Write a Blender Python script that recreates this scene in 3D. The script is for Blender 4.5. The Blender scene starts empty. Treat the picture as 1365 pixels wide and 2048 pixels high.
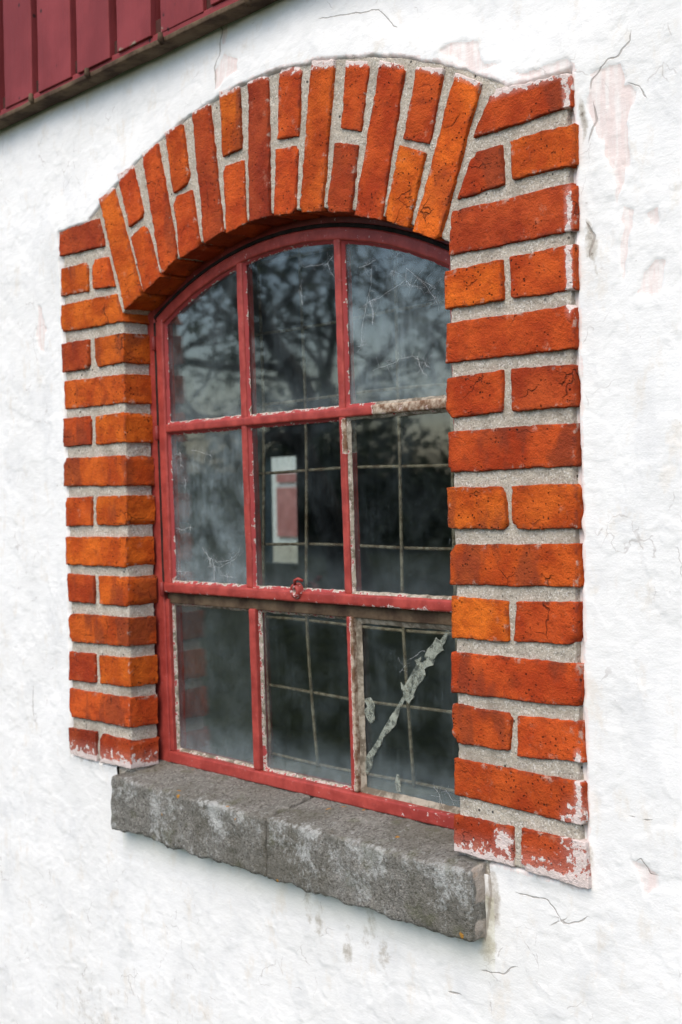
import bpy, math, random
import numpy as np
from mathutils import Matrix, Vector
random.seed(7); RNG = np.random.default_rng(7)
scn = bpy.context.scene
COL = scn.collection

# ------------------------------------------------------------------ camera
# x runs along the wall, y goes into the wall (brick face = 0), z up; eye height z = 0
CAM = np.array([1.75425802, -1.36031573, 0.0]); FPX = 2700.0
YAW, PIT, ROLL = 0.85427422, -0.00929433, -0.01838895
_F = np.array([-math.sin(YAW)*math.cos(PIT), math.cos(YAW)*math.cos(PIT), math.sin(PIT)])
_R0 = np.array([math.cos(YAW), math.sin(YAW), 0.0]); _U0 = np.cross(_R0, _F)
_R = math.cos(ROLL)*_R0 + math.sin(ROLL)*_U0
_U = -math.sin(ROLL)*_R0 + math.cos(ROLL)*_U0
cd = bpy.data.cameras.new('camera'); co = bpy.data.objects.new('camera', cd); COL.objects.link(co)
M = Matrix.Identity(4)
for i in range(3):
    M[i][0] = _R[i]; M[i][1] = _U[i]; M[i][2] = -_F[i]; M[i][3] = CAM[i]
co.matrix_world = M
cd.sensor_fit = 'VERTICAL'; cd.sensor_height = 36.0; cd.sensor_width = 24.0
cd.lens = FPX/2048*36.0; cd.clip_start = 0.05; cd.clip_end = 2000
cd.dof.use_dof = True; cd.dof.focus_distance = 1.90; cd.dof.aperture_fstop = 7.5
scn.camera = co
scn.cycles.max_bounces = 6; scn.cycles.diffuse_bounces = 2; scn.cycles.glossy_bounces = 2; scn.cycles.transparent_max_bounces = 12

# ------------------------------------------------------------------ sky, sun, exposure
SUN_EL, SUN_AZ = math.radians(50), math.radians(165)      # azimuth of the sun, clockwise from +y
w = bpy.data.worlds.new('World'); scn.world = w; w.use_nodes = True
nt = w.node_tree; bg = nt.nodes['Background']
sky = nt.nodes.new('ShaderNodeTexSky'); sky.sky_type = 'NISHITA'; sky.sun_disc = False
sky.sun_elevation = SUN_EL; sky.sun_rotation = SUN_AZ; sky.air_density = 1.0; sky.dust_density = 1.3; sky.ozone_density = 1.2
nt.links.new(sky.outputs[0], bg.inputs[0]); bg.inputs[1].default_value = 0.14
sd = bpy.data.lights.new('sun', 'SUN'); sd.energy = 1.5; sd.angle = math.radians(55); sd.color = (1.0, .86, .66)
so = bpy.data.objects.new('sun', sd); COL.objects.link(so)
sdir = Vector((math.sin(SUN_AZ)*math.cos(SUN_EL), math.cos(SUN_AZ)*math.cos(SUN_EL), math.sin(SUN_EL)))
so.rotation_euler = sdir.to_track_quat('Z', 'Y').to_euler(); so.location = sdir*30
vs = scn.view_settings; vs.view_transform = 'Standard'; vs.look = 'None'; vs.gamma = 1.0
vs.use_curve_mapping = False; vs.exposure = 0.83

# ------------------------------------------------------------------ helpers
def P(px, py, Y=0.0):                       # photo pixel -> point on the plane y = Y
    d = _F + ((px-682.5)/FPX)*_R + ((1024-py)/FPX)*_U
    return CAM + (Y-CAM[1])/d[1]*d
def PX(px, py, Y=0.0):
    p = P(px, py, Y); return (p[0], p[2])

def _hash(ix, iy, iz, seed):
    with np.errstate(over='ignore'):
        h = (ix.astype(np.uint32)*np.uint32(374761393) + iy.astype(np.uint32)*np.uint32(668265263)
             + iz.astype(np.uint32)*np.uint32(2246822519) + np.uint32((seed*3266489917) & 0xffffffff))
        h = (h ^ (h >> np.uint32(15)))*np.uint32(2246822519)
        h = (h ^ (h >> np.uint32(13)))*np.uint32(3266489917)
        h = h ^ (h >> np.uint32(16))
    return h.astype(np.float64)/2147483647.5 - 1.0
def n3(X, Y, Z, seed=0):                    # value noise, -1..1
    a = np.floor(X); b = np.floor(Y); c = np.floor(Z)
    fx, fy, fz = X-a, Y-b, Z-c
    fx = fx*fx*(3-2*fx); fy = fy*fy*(3-2*fy); fz = fz*fz*(3-2*fz)
    a = a.astype(np.int64); b = b.astype(np.int64); c = c.astype(np.int64); r = 0
    for i in (0, 1):
        for j in (0, 1):
            for k in (0, 1):
                r = r + _hash(a+i, b+j, c+k, seed)*(fx if i else 1-fx)*(fy if j else 1-fy)*(fz if k else 1-fz)
    return r
def n2(X, Z, seed=0):
    a = np.floor(X); c = np.floor(Z); fx, fz = X-a, Z-c
    fx = fx*fx*(3-2*fx); fz = fz*fz*(3-2*fz)
    a = a.astype(np.int64); c = c.astype(np.int64); o = np.zeros_like(a)
    return ((_hash(a, o, c, seed)*(1-fx)+_hash(a+1, o, c, seed)*fx)*(1-fz)
            + (_hash(a, o, c+1, seed)*(1-fx)+_hash(a+1, o, c+1, seed)*fx)*fz)
def fbm2(X, Z, size, octv=4, seed=0):
    s = 0; a = 1; t = 0; k = 1.0/size
    for i in range(octv):
        s = s + a*n2(X*k+17.3*i, Z*k-9.1*i, seed+i); t += a; a *= .5; k *= 2.03
    return s/t
def fbm3(V, size, octv=3, seed=0):
    s = 0; a = 1; t = 0; k = 1.0/size
    for i in range(octv):
        s = s + a*n3(V[:, 0]*k+7.7*i, V[:, 1]*k+3.1*i, V[:, 2]*k-5.3*i, seed+i); t += a; a *= .5; k *= 2.03
    return s/t
def sstep(a, b, x):
    t = np.clip((x-a)/(b-a), 0, 1); return t*t*(3-2*t)

def link(name, data, mat=None, parent=None, label=None, cat=None, group=None, kind=None):
    o = bpy.data.objects.new(name, data); COL.objects.link(o)
    if mat is not None and data is not None: data.materials.append(mat)
    if parent is not None: o.parent = parent
    if label: o['label'] = label
    if cat: o['category'] = cat
    if group: o['group'] = group
    if kind: o['kind'] = kind
    return o
def mesh_np(name, V, F, smooth=True, attrs=None):
    V = np.asarray(V, np.float32); F = np.asarray(F, np.int32); k = F.shape[1]
    me = bpy.data.meshes.new(name)
    me.vertices.add(len(V)); me.vertices.foreach_set('co', V.ravel())
    me.loops.add(F.size); me.loops.foreach_set('vertex_index', F.ravel())
    me.polygons.add(len(F)); me.polygons.foreach_set('loop_start', np.arange(0, F.size, k, dtype=np.int32))
    if smooth: me.polygons.foreach_set('use_smooth', np.ones(len(F), bool))
    for n, a in (attrs or {}).items():
        at = me.attributes.new(n, 'FLOAT', 'POINT'); at.data.foreach_set('value', np.asarray(a, np.float32))
    me.update(calc_edges=True); me.validate()
    return me
def mesh_py(name, V, F, smooth=False):
    me = bpy.data.meshes.new(name); me.from_pydata([tuple(v) for v in V], [], F); me.update()
    if smooth: me.polygons.foreach_set('use_smooth', np.ones(len(me.polygons), bool))
    return me

def spaced(Ltot, step, r):
    e = [0, r*.3, r*.65, r*1.1]; n = max(1, int(round((Ltot-2.2*r)/step)))
    mid = list(np.linspace(r*1.1, Ltot-r*1.1, n+1))
    return np.array(e[:3]+mid+[Ltot-r*.65, Ltot-r*.3, Ltot])
def rbox(Lx, H, D, step, r, back=False):
    """surface of a box with rounded front and side edges; returns local (u,v,w), quads"""
    us, vs_, ws = spaced(Lx, step, r), spaced(H, step, r), spaced(D, step, r)
    nu, nv, nw = len(us), len(vs_), len(ws)
    surf = np.zeros((nu, nv, nw), bool)
    surf[0] = surf[-1] = True; surf[:, 0] = surf[:, -1] = True; surf[:, :, 0] = True
    if back: surf[:, :, -1] = True
    idx = -np.ones((nu, nv, nw), np.int64); idx[surf] = np.arange(surf.sum())
    g = np.stack(np.meshgrid(us, vs_, ws, indexing='ij'), -1)[surf]
    hi = D-r if back else 1e9
    c = np.stack([np.clip(g[:, 0], r, Lx-r), np.clip(g[:, 1], r, H-r), np.clip(g[:, 2], r, max(hi, r))], -1)
    d = g-c; n = np.linalg.norm(d, axis=1); m = n > 1e-9
    g[m] = c[m]+d[m]*(r/n[m])[:, None]
    Q = []
    def add(a, b, c_, d_): Q.append(np.stack([a.ravel(), b.ravel(), c_.ravel(), d_.ravel()], -1))
    f = idx[:, :, 0]; add(f[:-1, :-1], f[1:, :-1], f[1:, 1:], f[:-1, 1:])
    f = idx[0]; add(f[:-1, 1:], f[:-1, :-1], f[1:, :-1], f[1:, 1:])
    f = idx[-1]; add(f[:-1, :-1], f[:-1, 1:], f[1:, 1:], f[1:, :-1])
    f = idx[:, -1]; add(f[:-1, :-1], f[1:, :-1], f[1:, 1:], f[:-1, 1:])
    f = idx[:, 0]; add(f[:-1, 1:], f[1:, 1:], f[1:, :-1], f[:-1, :-1])
    if back: f = idx[:, :, -1]; add(f[:-1, 1:], f[1:, 1:], f[1:, :-1], f[:-1, :-1])
    return g, np.concatenate(Q)
def quad_map(q, s, t):                      # q = TL,TR,BR,BL as (x,z)
    q = np.asarray(q, float); s = s[:, None]; t = t[:, None]
    return (q[3]*(1-s)+q[2]*s)*(1-t) + (q[0]*(1-s)+q[1]*s)*t
def slab(q, y0, depth, step, r, back=False):
    """rounded slab whose front is the quad q on the plane y0; world coordinates"""
    q = np.asarray(q, float)
    Lx = (np.linalg.norm(q[1]-q[0])+np.linalg.norm(q[2]-q[3]))/2; H = (np.linalg.norm(q[0]-q[3])+np.linalg.norm(q[1]-q[2]))/2
    g, Fq = rbox(Lx, H, depth, step, r, back)
    xz = quad_map(q, g[:, 0]/Lx, g[:, 1]/H)
    return np.stack([xz[:, 0], y0+g[:, 2], xz[:, 1]], -1), Fq, g, (Lx, H)
def rect(x0, x1, z0, z1): return [(x0, z1), (x1, z1), (x1, z0), (x0, z0)]
def wobble(V, amp, size, seed=0):
    return V + amp*np.stack([fbm3(V, size, 2, seed), fbm3(V, size, 2, seed+31), fbm3(V, size, 2, seed+67)], -1)
def polar_slab(cx, cz, R0, R1, a0, a1, y0, depth, step, r, back=False):
    """a slab bent along an arc, angles measured from straight up, positive to the right"""
    Rm = (R0+R1)/2; Lx = Rm*(a1-a0); H = R1-R0
    g, Fq = rbox(Lx, H, depth, step, r, back)
    a = a0+(a1-a0)*g[:, 0]/Lx; rr = R0+g[:, 1]
    return np.stack([cx+rr*np.sin(a), y0+g[:, 2], cz+rr*np.cos(a)], -1), Fq
def box_mesh(name, x0, x1, y0, y1, z0, z1):
    V = [(x, y, z) for x in (x0, x1) for y in (y0, y1) for z in (z0, z1)]
    F = [(0, 1, 3, 2), (4, 6, 7, 5), (0, 4, 5, 1), (2, 3, 7, 6), (0, 2, 6, 4), (1, 5, 7, 3)]
    return mesh_py(name, V, F)
def tube(pts, rad, sides=6):
    pts = [Vector(p) for p in pts]; n = len(pts); V = []; F = []
    if not hasattr(rad, '__len__'): rad = [rad]*n
    for i, p in enumerate(pts):
        t = (pts[min(i+1, n-1)]-pts[max(i-1, 0)]).normalized()
        a = Vector((0, 0, 1)) if abs(t.z) < .9 else Vector((1, 0, 0))
        u = t.cross(a).normalized(); v = t.cross(u)
        for k in range(sides):
            th = 2*math.pi*k/sides
            V.append(p+rad[i]*(math.cos(th)*u+math.sin(th)*v))
    for i in range(n-1):
        for k in range(sides):
            a = i*sides+k; b = i*sides+(k+1) % sides
            F.append((a, b, b+sides, a+sides))
    F.append(tuple(range(sides-1, -1, -1))); F.append(tuple(range((n-1)*sides, n*sides)))
    return V, F
def join(parts):
    V = []; F = []
    for v, f in parts:
        o = len(V); V += list(v); F += [tuple(i+o for i in q) for q in f]
    return V, F

# ------------------------------------------------------------------ materials
class NT:
    def __init__(self, name):
        self.m = bpy.data.materials.new(name); self.m.use_nodes = True; self.t = self.m.node_tree
        self.b = self.t.nodes['Principled BSDF']; self.out = self.t.nodes['Material Output']
        self.pos = self.t.nodes.new('ShaderNodeNewGeometry').outputs['Position']
    def n(self, ty, **kw):
        x = self.t.nodes.new(ty)
        for k, v in kw.items(): setattr(x, k, v)
        return x
    def set(self, sock, v):
        if isinstance(v, bpy.types.NodeSocket): self.t.links.new(v, sock)
        elif v is not None: sock.default_value = v
    def noise(self, scale, detail=4, rough=.6, vec=None, dist=0.0):
        x = self.n('ShaderNodeTexNoise'); self.set(x.inputs['Vector'], vec or self.pos)
        x.inputs['Scale'].default_value = scale; x.inputs['Detail'].default_value = min(detail, 4)
        x.inputs['Roughness'].default_value = rough; x.inputs['Distortion'].default_value = dist
        return x.outputs['Fac']
    def noisec(self, scale, detail=2, vec=None):
        x = self.n('ShaderNodeTexNoise'); self.set(x.inputs['Vector'], vec or self.pos)
        x.inputs['Scale'].default_value = scale; x.inputs['Detail'].default_value = detail
        return x.outputs['Color']
    def vor(self, scale, feature='F1', vec=None, rnd=1.0, out='Distance'):
        x = self.n('ShaderNodeTexVoronoi', feature=feature); self.set(x.inputs['Vector'], vec or self.pos)
        x.inputs['Scale'].default_value = scale; x.inputs['Randomness'].default_value = rnd
        return x.outputs[out]
    def map(self, vec, scale=(1, 1, 1), loc=(0, 0, 0)):
        x = self.n('ShaderNodeMapping'); self.set(x.inputs[0], vec or self.pos)
        x.inputs['Scale'].default_value = scale; x.inputs['Location'].default_value = loc
        return x.outputs[0]
    def warp(self, amount, scale, vec=None):
        c = self.noisec(scale, 2, vec); s = self.vmath('SUBTRACT', c, (.5, .5, .5))
        s = self.vmath('SCALE', s, None, amount); return self.vmath('ADD', vec or self.pos, s)
    def vmath(self, op, a, b=None, s=None):
        x = self.n('ShaderNodeVectorMath', operation=op); self.set(x.inputs[0], a)
        if b is not None: self.set(x.inputs[1], b)
        if s is not None: self.set(x.inputs['Scale'], s)
        return x.outputs[0]
    def math(self, op, a, b=None, clamp=False):
        x = self.n('ShaderNodeMath', operation=op, use_clamp=clamp); self.set(x.inputs[0], a)
        if b is not None: self.set(x.inputs[1], b)
        return x.outputs[0]
    def ramp(self, fac, a, b, lo=0.0, hi=1.0):              # smooth step a..b -> lo..hi
        x = self.n('ShaderNodeMapRange', interpolation_type='SMOOTHSTEP'); self.set(x.inputs[0], fac)
        rev = a > b
        x.inputs[1].default_value = min(a, b); x.inputs[2].default_value = max(a, b)
        x.inputs[3].default_value = hi if rev else lo; x.inputs[4].default_value = lo if rev else hi
        return x.outputs[0]
    def mix(self, fac, a, b, mode='MIX'):
        x = self.n('ShaderNodeMix', data_type='RGBA', blend_type=mode); self.set(x.inputs[0], fac)
        f = lambda v: (*v, 1) if isinstance(v, tuple) and len(v) == 3 else v
        self.set(x.inputs[6], f(a)); self.set(x.inputs[7], f(b)); return x.outputs[2]
    def attr(self, name):
        x = self.n('ShaderNodeAttribute', attribute_name=name); return x.outputs['Fac']
    def objcol(self): return self.n('ShaderNodeObjectInfo').outputs['Color']
    def bump(self, h, dist, strength=1.0, prev=None):
        x = self.n('ShaderNodeBump'); self.set(x.inputs['Height'], h); x.inputs['Distance'].default_value = dist
        x.inputs['Strength'].default_value = strength
        if prev is not None: self.set(x.inputs['Normal'], prev)
        return x.outputs[0]
    def fin(self, col, rough=.8, normal=None, spec=.3):
        f = lambda v: (*v, 1) if isinstance(v, tuple) and len(v) == 3 else v
        self.set(self.b.inputs['Base Color'], f(col)); self.set(self.b.inputs['Roughness'], rough)
        self.b.inputs['Specular IOR Level'].default_value = spec
        if normal is not None: self.set(self.b.inputs['Normal'], normal)
        return self.m

def mat_brick():
    k = NT('fired_clay')
    base = k.objcol()
    big = k.noise(14, 4, .6); fine = k.noise(160, 5, .7); stre = k.noise(1, 4, .6, k.map(None, (30, 30, 110)))
    c = k.mix(k.ramp(big, .35, .66), k.mix(1.0, base, (.74, .6, .6), 'MULTIPLY'), k.mix(1.0, base, (1.16, 1.3, 1.1), 'MULTIPLY'))
    c = k.mix(k.ramp(stre, .5, .72, 0, .45), c, k.mix(1.0, base, (.55, .4, .45), 'MULTIPLY'))
    c = k.mix(k.ramp(fine, .42, .3, 0, .4), c, (.14, .035, .015))
    c = k.mix(k.ramp(fine, .6, .75, 0, .3), c, k.mix(.5, base, (.62, .24, .1)))
    # burnt clouds
    burn = k.ramp(k.noise(26, 3, .55, k.map(None, (1, 1, 1.5), (3.1, 0, 1.7))), .58, .74, 0, .42)
    c = k.mix(burn, c, (.2, .035, .012))
    rnd = k.n('ShaderNodeObjectInfo').outputs['Random']
    kiss = k.math('MULTIPLY', k.ramp(k.noise(9, 3, .55, k.map(None, (1.6, 1, .7), (1, 8, 5))), .5, .6, 0, .6), k.ramp(rnd, .45, .7)); c = k.mix(kiss, c, (.17, .036, .018))
    pale = k.math('MULTIPLY', k.ramp(k.noise(34, 4, .7, k.map(None, (1, 1, 1), (6, 8, 5))), .58, .75, 0, .5), k.ramp(rnd, .5, .2)); c = k.mix(pale, c, (.58, .3, .2))
    # pits and fire cracks
    pv = k.n('ShaderNodeTexVoronoi'); k.set(pv.inputs['Vector'], k.warp(.004, 160)); pv.inputs['Scale'].default_value = 230
    pc = k.n('ShaderNodeSeparateColor'); k.set(pc.inputs[0], pv.outputs['Color'])
    pit = k.math('MULTIPLY', k.ramp(pv.outputs['Distance'], .42, .2), k.ramp(pc.outputs[0], .8, .88))
    pit = k.math('MULTIPLY', pit, k.ramp(k.noise(12, 4, .7), .42, .62, .0, 1.0))
    grit = k.ramp(k.noise(560, 2, .8), .52, .68, 0, .45); c = k.mix(grit, c, (.2, .04, .016))
    wv = k.warp(.05, 22, k.warp(.008, 90)); cr = k.vor(1, 'DISTANCE_TO_EDGE', k.map(wv, (9, 9, 15), (.4, .2, .9)))
    cr = k.math('MULTIPLY', k.ramp(cr, .011, .002), k.ramp(k.noise(11, 2, .5, k.map(None, (1, 1, 1), (5, 1, 2))), .55, .63))
    dark = k.math('MAXIMUM', pit, k.math('MULTIPLY', cr, .6))
    c = k.mix(k.math('MULTIPLY', dark, .9), c, (.03, .012, .008))
    # darker edges and lime paint carried by the mesh
    edge = k.attr('edge'); eg = k.math('MULTIPLY', k.ramp(edge, .0065, .0), k.ramp(k.noise(70, 3), .4, .62))
    c = k.mix(k.math('MULTIPLY', eg, .6), c, (.12, .03, .02))
    sm = k.math('MULTIPLY', k.ramp(edge, .010, .0), k.ramp(k.noise(44, 4, .7, k.map(None, (1, 1, 1), (2, 5, 9))), .57, .66)); c = k.mix(k.math('MULTIPLY', sm, .55), c, (.5, .44, .37))
    pn = k.math('ADD', k.attr('paint'), k.math('MULTIPLY', k.math('SUBTRACT', k.noise(85, 6, .68), .5), 2.6))
    pm = k.math('MULTIPLY', k.ramp(pn, .47, .56), k.ramp(k.attr('paint'), .1, .3))
    c = k.mix(pm, c, (.74, .72, .69))
    wash = k.ramp(k.attr('paint'), .05, .6, 0, .35); c = k.mix(wash, c, (.62, .36, .32))
    h = k.math('SUBTRACT', k.math('ADD', fine, k.math('MULTIPLY', k.noise(420, 2), .5)), k.math('MULTIPLY', dark, 1.6))
    return k.fin(c, .88, k.bump(h, .0030, 1.0), .15)
def mat_mortar():
    k = NT('lime_mortar')
    g = k.vor(480, out='Color', vec=k.warp(.003, 200)); gs = k.n('ShaderNodeSeparateColor'); k.set(gs.inputs[0], g)
    c = k.mix(k.noise(24, 4), (.42, .375, .305), (.68, .615, .52))
    c = k.mix(k.ramp(gs.outputs[0], .76, .95, 0, .55), c, (.22, .19, .16))
    c = k.mix(k.ramp(gs.outputs[1], .75, .9, 0, .7), c, (.8, .77, .72))
    sp = k.vor(120, out='Color'); ss = k.n('ShaderNodeSeparateColor'); k.set(ss.inputs[0], sp)
    st = k.math('MULTIPLY', k.ramp(k.vor(120), .32, .2), k.ramp(ss.outputs[0], .94, .96)); c = k.mix(st, c, (.07, .065, .06))
    gr = k.ramp(k.noise(15, 4, .6, k.map(None, (1, 1, 1), (9, 0, 4))), .48, .7, 0, .6); c = k.mix(gr, c, (.31, .265, .21))
    fine = k.noise(520, 4, .75); mid = k.noise(140, 4, .7)
    h = k.math('ADD', k.math('MULTIPLY', fine, .55), mid)
    return k.fin(c, .95, k.bump(h, .0042, 1.0), .1)
def mat_plaster():
    k = NT('whitewashed_plaster')
    a = k.noise(4, 5, .6); b = k.noise(40, 5, .65)
    c = k.mix(k.ramp(a, .3, .7), (.79, .79, .78), (.86, .86, .855))
    c = k.mix(k.ramp(b, .62, .8, 0, .35), c, (.66, .67, .68))
    c = k.mix(k.ramp(k.noise(9, 6, .7, k.map(None, (1, 1, .8), (3, 3, 3))), .48, .72, 0, .5), c, (.64, .65, .66))
    c = k.mix(k.ramp(k.noise(23, 5, .7, k.map(None, (1, 1, .6), (8, 3, 3))), .54, .72, 0, .55), c, (.73, .68, .61))
    # vertical brush and rain marks
    rain = k.noise(1, 5, .65, k.map(None, (90, 90, 9))); c = k.mix(k.ramp(rain, .6, .78, 0, .3), c, (.68, .665, .65))
    pk = k.math('ADD', k.attr('pink'), k.math('MULTIPLY', k.math('SUBTRACT', k.noise(60, 6, .65), .5), 1.1))
    pmask = k.ramp(pk, .45, .56)
    pinkc = k.mix(k.ramp(k.noise(1, 5, .65, k.map(None, (120, 120, 14))), .35, .65), (.74, .56, .52), (.82, .75, .72))
    c = k.mix(k.math('MULTIPLY', pmask, .6), c, pinkc)
    gk = k.math('ADD', k.attr('dirt'), k.math('MULTIPLY', k.math('SUBTRACT', k.noise(55, 6, .7), .5), 1.5))
    c = k.mix(k.ramp(gk, .35, .85, 0, .75), c, (.4, .36, .3))
    c = k.mix(k.ramp(gk, .8, 1.1, 0, .9), c, (.16, .13, .1))
    c = k.mix(k.ramp(k.attr('moss'), .1, 1.0, 0, .32), c, (.6, .6, .42))
    # hairline flake edges
    wv = k.warp(.07, 10, k.warp(.014, 70)); cr = k.vor(1, 'DISTANCE_TO_EDGE', k.map(wv, (17, 17, 14)))
    msk = k.math('MULTIPLY', k.ramp(k.noise(7, 2), .5, .6), k.ramp(k.noise(34, 2, .5, k.map(None, (1, 1, 1), (4, 4, 1))), .5, .58))
    hair = k.math('MULTIPLY', k.ramp(cr, .016, .005), msk)
    sx = k.noise(1, 3, .6, k.map(wv, (70, 70, 17), (2, 0, 5))); scr = k.ramp(sx, .735, .76)
    scr = k.math('MULTIPLY', scr, k.ramp(k.noise(16, 2, .5, k.map(None, (1, 1, 1), (8, 1, 1))), .54, .62))
    speck = k.math('MULTIPLY', k.ramp(k.vor(75), .1, .05), k.ramp(k.noise(13, 2, .5, k.map(None, (1, 1, 1), (1, 6, 1))), .56, .64))
    dk = k.math('MAXIMUM', k.math('MAXIMUM', hair, speck), scr)
    cd_ = k.math('ADD', k.math('ABSOLUTE', k.attr('crackd')), k.math('MULTIPLY', k.math('SUBTRACT', k.noise(130, 3), .45), .0016))
    ck = k.ramp(k.math('DIVIDE', cd_, k.math('ADD', k.attr('crackw'), .00001)), 1.0, .35)
    c = k.mix(k.math('MULTIPLY', dk, .4), c, (.32, .28, .26))
    c = k.mix(k.math('MULTIPLY', ck, .6), c, (.25, .21, .18))
    brush = k.noise(1, 4, .7, k.map(None, (34, 34, 150))); fine = k.noise(300, 2, .7); lump = k.noise(50, 4, .6)
    h = k.math('ADD', k.math('ADD', k.math('MULTIPLY', fine, .26), k.math('MULTIPLY', brush, .34)), k.math('MULTIPLY', lump, .16))
    h = k.math('SUBTRACT', h, k.math('MULTIPLY', ck, .5))
    return k.fin(c, .9, k.bump(h, .0030, .6), .2)
def mat_sill():
    k = NT('weathered_concrete')
    g = k.vor(300, out='Color', vec=k.warp(.004, 150)); gs = k.n('ShaderNodeSeparateColor'); k.set(gs.inputs[0], g)
    c = k.mix(k.noise(18, 5), (.135, .13, .115), (.30, .29, .262))
    c = k.mix(k.ramp(gs.outputs[0], .6, .9, 0, .5), c, (.38, .36, .33)); c = k.mix(k.ramp(gs.outputs[1], .7, .9, 0, .55), c, (.06, .052, .045))
    c = k.mix(k.ramp(k.noise(7, 4, .6, k.map(None, (1, 1, .5), (4, 1, 2))), .42, .62, 0, .5), c, (.12, .112, .085))
    li = k.math('ADD', k.attr('lichen'), k.math('MULTIPLY', k.math('SUBTRACT', k.math('MULTIPLY', k.math('ADD', k.noise(24, 4, .7), k.noise(140, 4, .75)), .5), .5), 4.2))
    c = k.mix(k.ramp(li, .3, 1.0, 0, .9), c, k.mix(k.noise(180, 3), (.3, .31, .3), (.66, .67, .65)))
    c = k.mix(k.math('MULTIPLY', k.ramp(k.noise(26, 4, .6, k.map(None, (1, 1, 1), (7, 7, 7))), .56, .68), .4), c, (.12, .125, .07))
    o = k.math('MULTIPLY', k.ramp(k.vor(34, vec=k.warp(.02, 60)), .17, .1), k.ramp(k.noise(12, 2, .5, k.map(None, (1, 1, 1), (2, 9, 2))), .55, .62)); c = k.mix(o, c, (.48, .24, .05))
    c = k.mix(k.ramp(k.attr('pale'), .2, .9, 0, .85), c, k.mix(k.noise(60, 4), (.42, .33, .26), (.72, .66, .6)))
    h = k.math('ADD', k.noise(420, 3, .7), k.math('MULTIPLY', k.noise(150, 4, .7), 1.3))
    return k.fin(c, .95, k.bump(h, .004, .9), .1)
def mat_paint():
    k = NT('red_oil_paint')
    col = k.objcol()
    c = k.mix(k.ramp(k.noise(35, 4), .35, .7), k.mix(1.0, col, (.75, .68, .68), 'MULTIPLY'), k.mix(1.0, col, (1.15, 1.25, 1.25), 'MULTIPLY'))
    c = k.mix(k.ramp(k.noise(150, 4, .7), .6, .78, 0, .5), c, (.62, .3, .3))
    peel = k.math('ADD', k.attr('peel'), k.math('MULTIPLY', k.math('SUBTRACT', k.noise(75, 5, .7), .5), 1.45))
    pm = k.ramp(peel, .62, .7)
    under = k.mix(k.ramp(k.noise(90, 4, .65), .35, .7), (.15, .075, .04), (.5, .42, .33))
    c = k.mix(pm, c, under)
    rim = k.math('MULTIPLY', k.ramp(peel, .53, .6), k.ramp(peel, .7, .64)); c = k.mix(k.math('MULTIPLY', rim, .7), c, (.78, .7, .67))
    h = k.math('SUBTRACT', k.math('MULTIPLY', k.noise(170, 4, .6), .4), k.math('MULTIPLY', pm, .6))
    return k.fin(c, k.mix(pm, (.5, .5, .5), (.9, .9, .9)), k.bump(h, .0014, .6), .35)
def mat_putty():
    k = NT('window_putty')
    c = k.mix(k.ramp(k.noise(50, 5, .7), .4, .62), (.14, .115, .085), (.36, .32, .26))
    red = k.math('ADD', k.attr('red'), k.math('MULTIPLY', k.math('SUBTRACT', k.noise(85, 6, .7), .5), 1.6))
    rm = k.ramp(red, .42, .5)
    c = k.mix(k.math('MULTIPLY', k.ramp(red, .3, .4), k.math('SUBTRACT', 1.0, rm)), c, (.55, .48, .44))
    c = k.mix(rm, c, (.33, .05, .05))
    return k.fin(c, .75, k.bump(k.noise(200, 4, .7), .0015, .7), .25)
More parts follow.
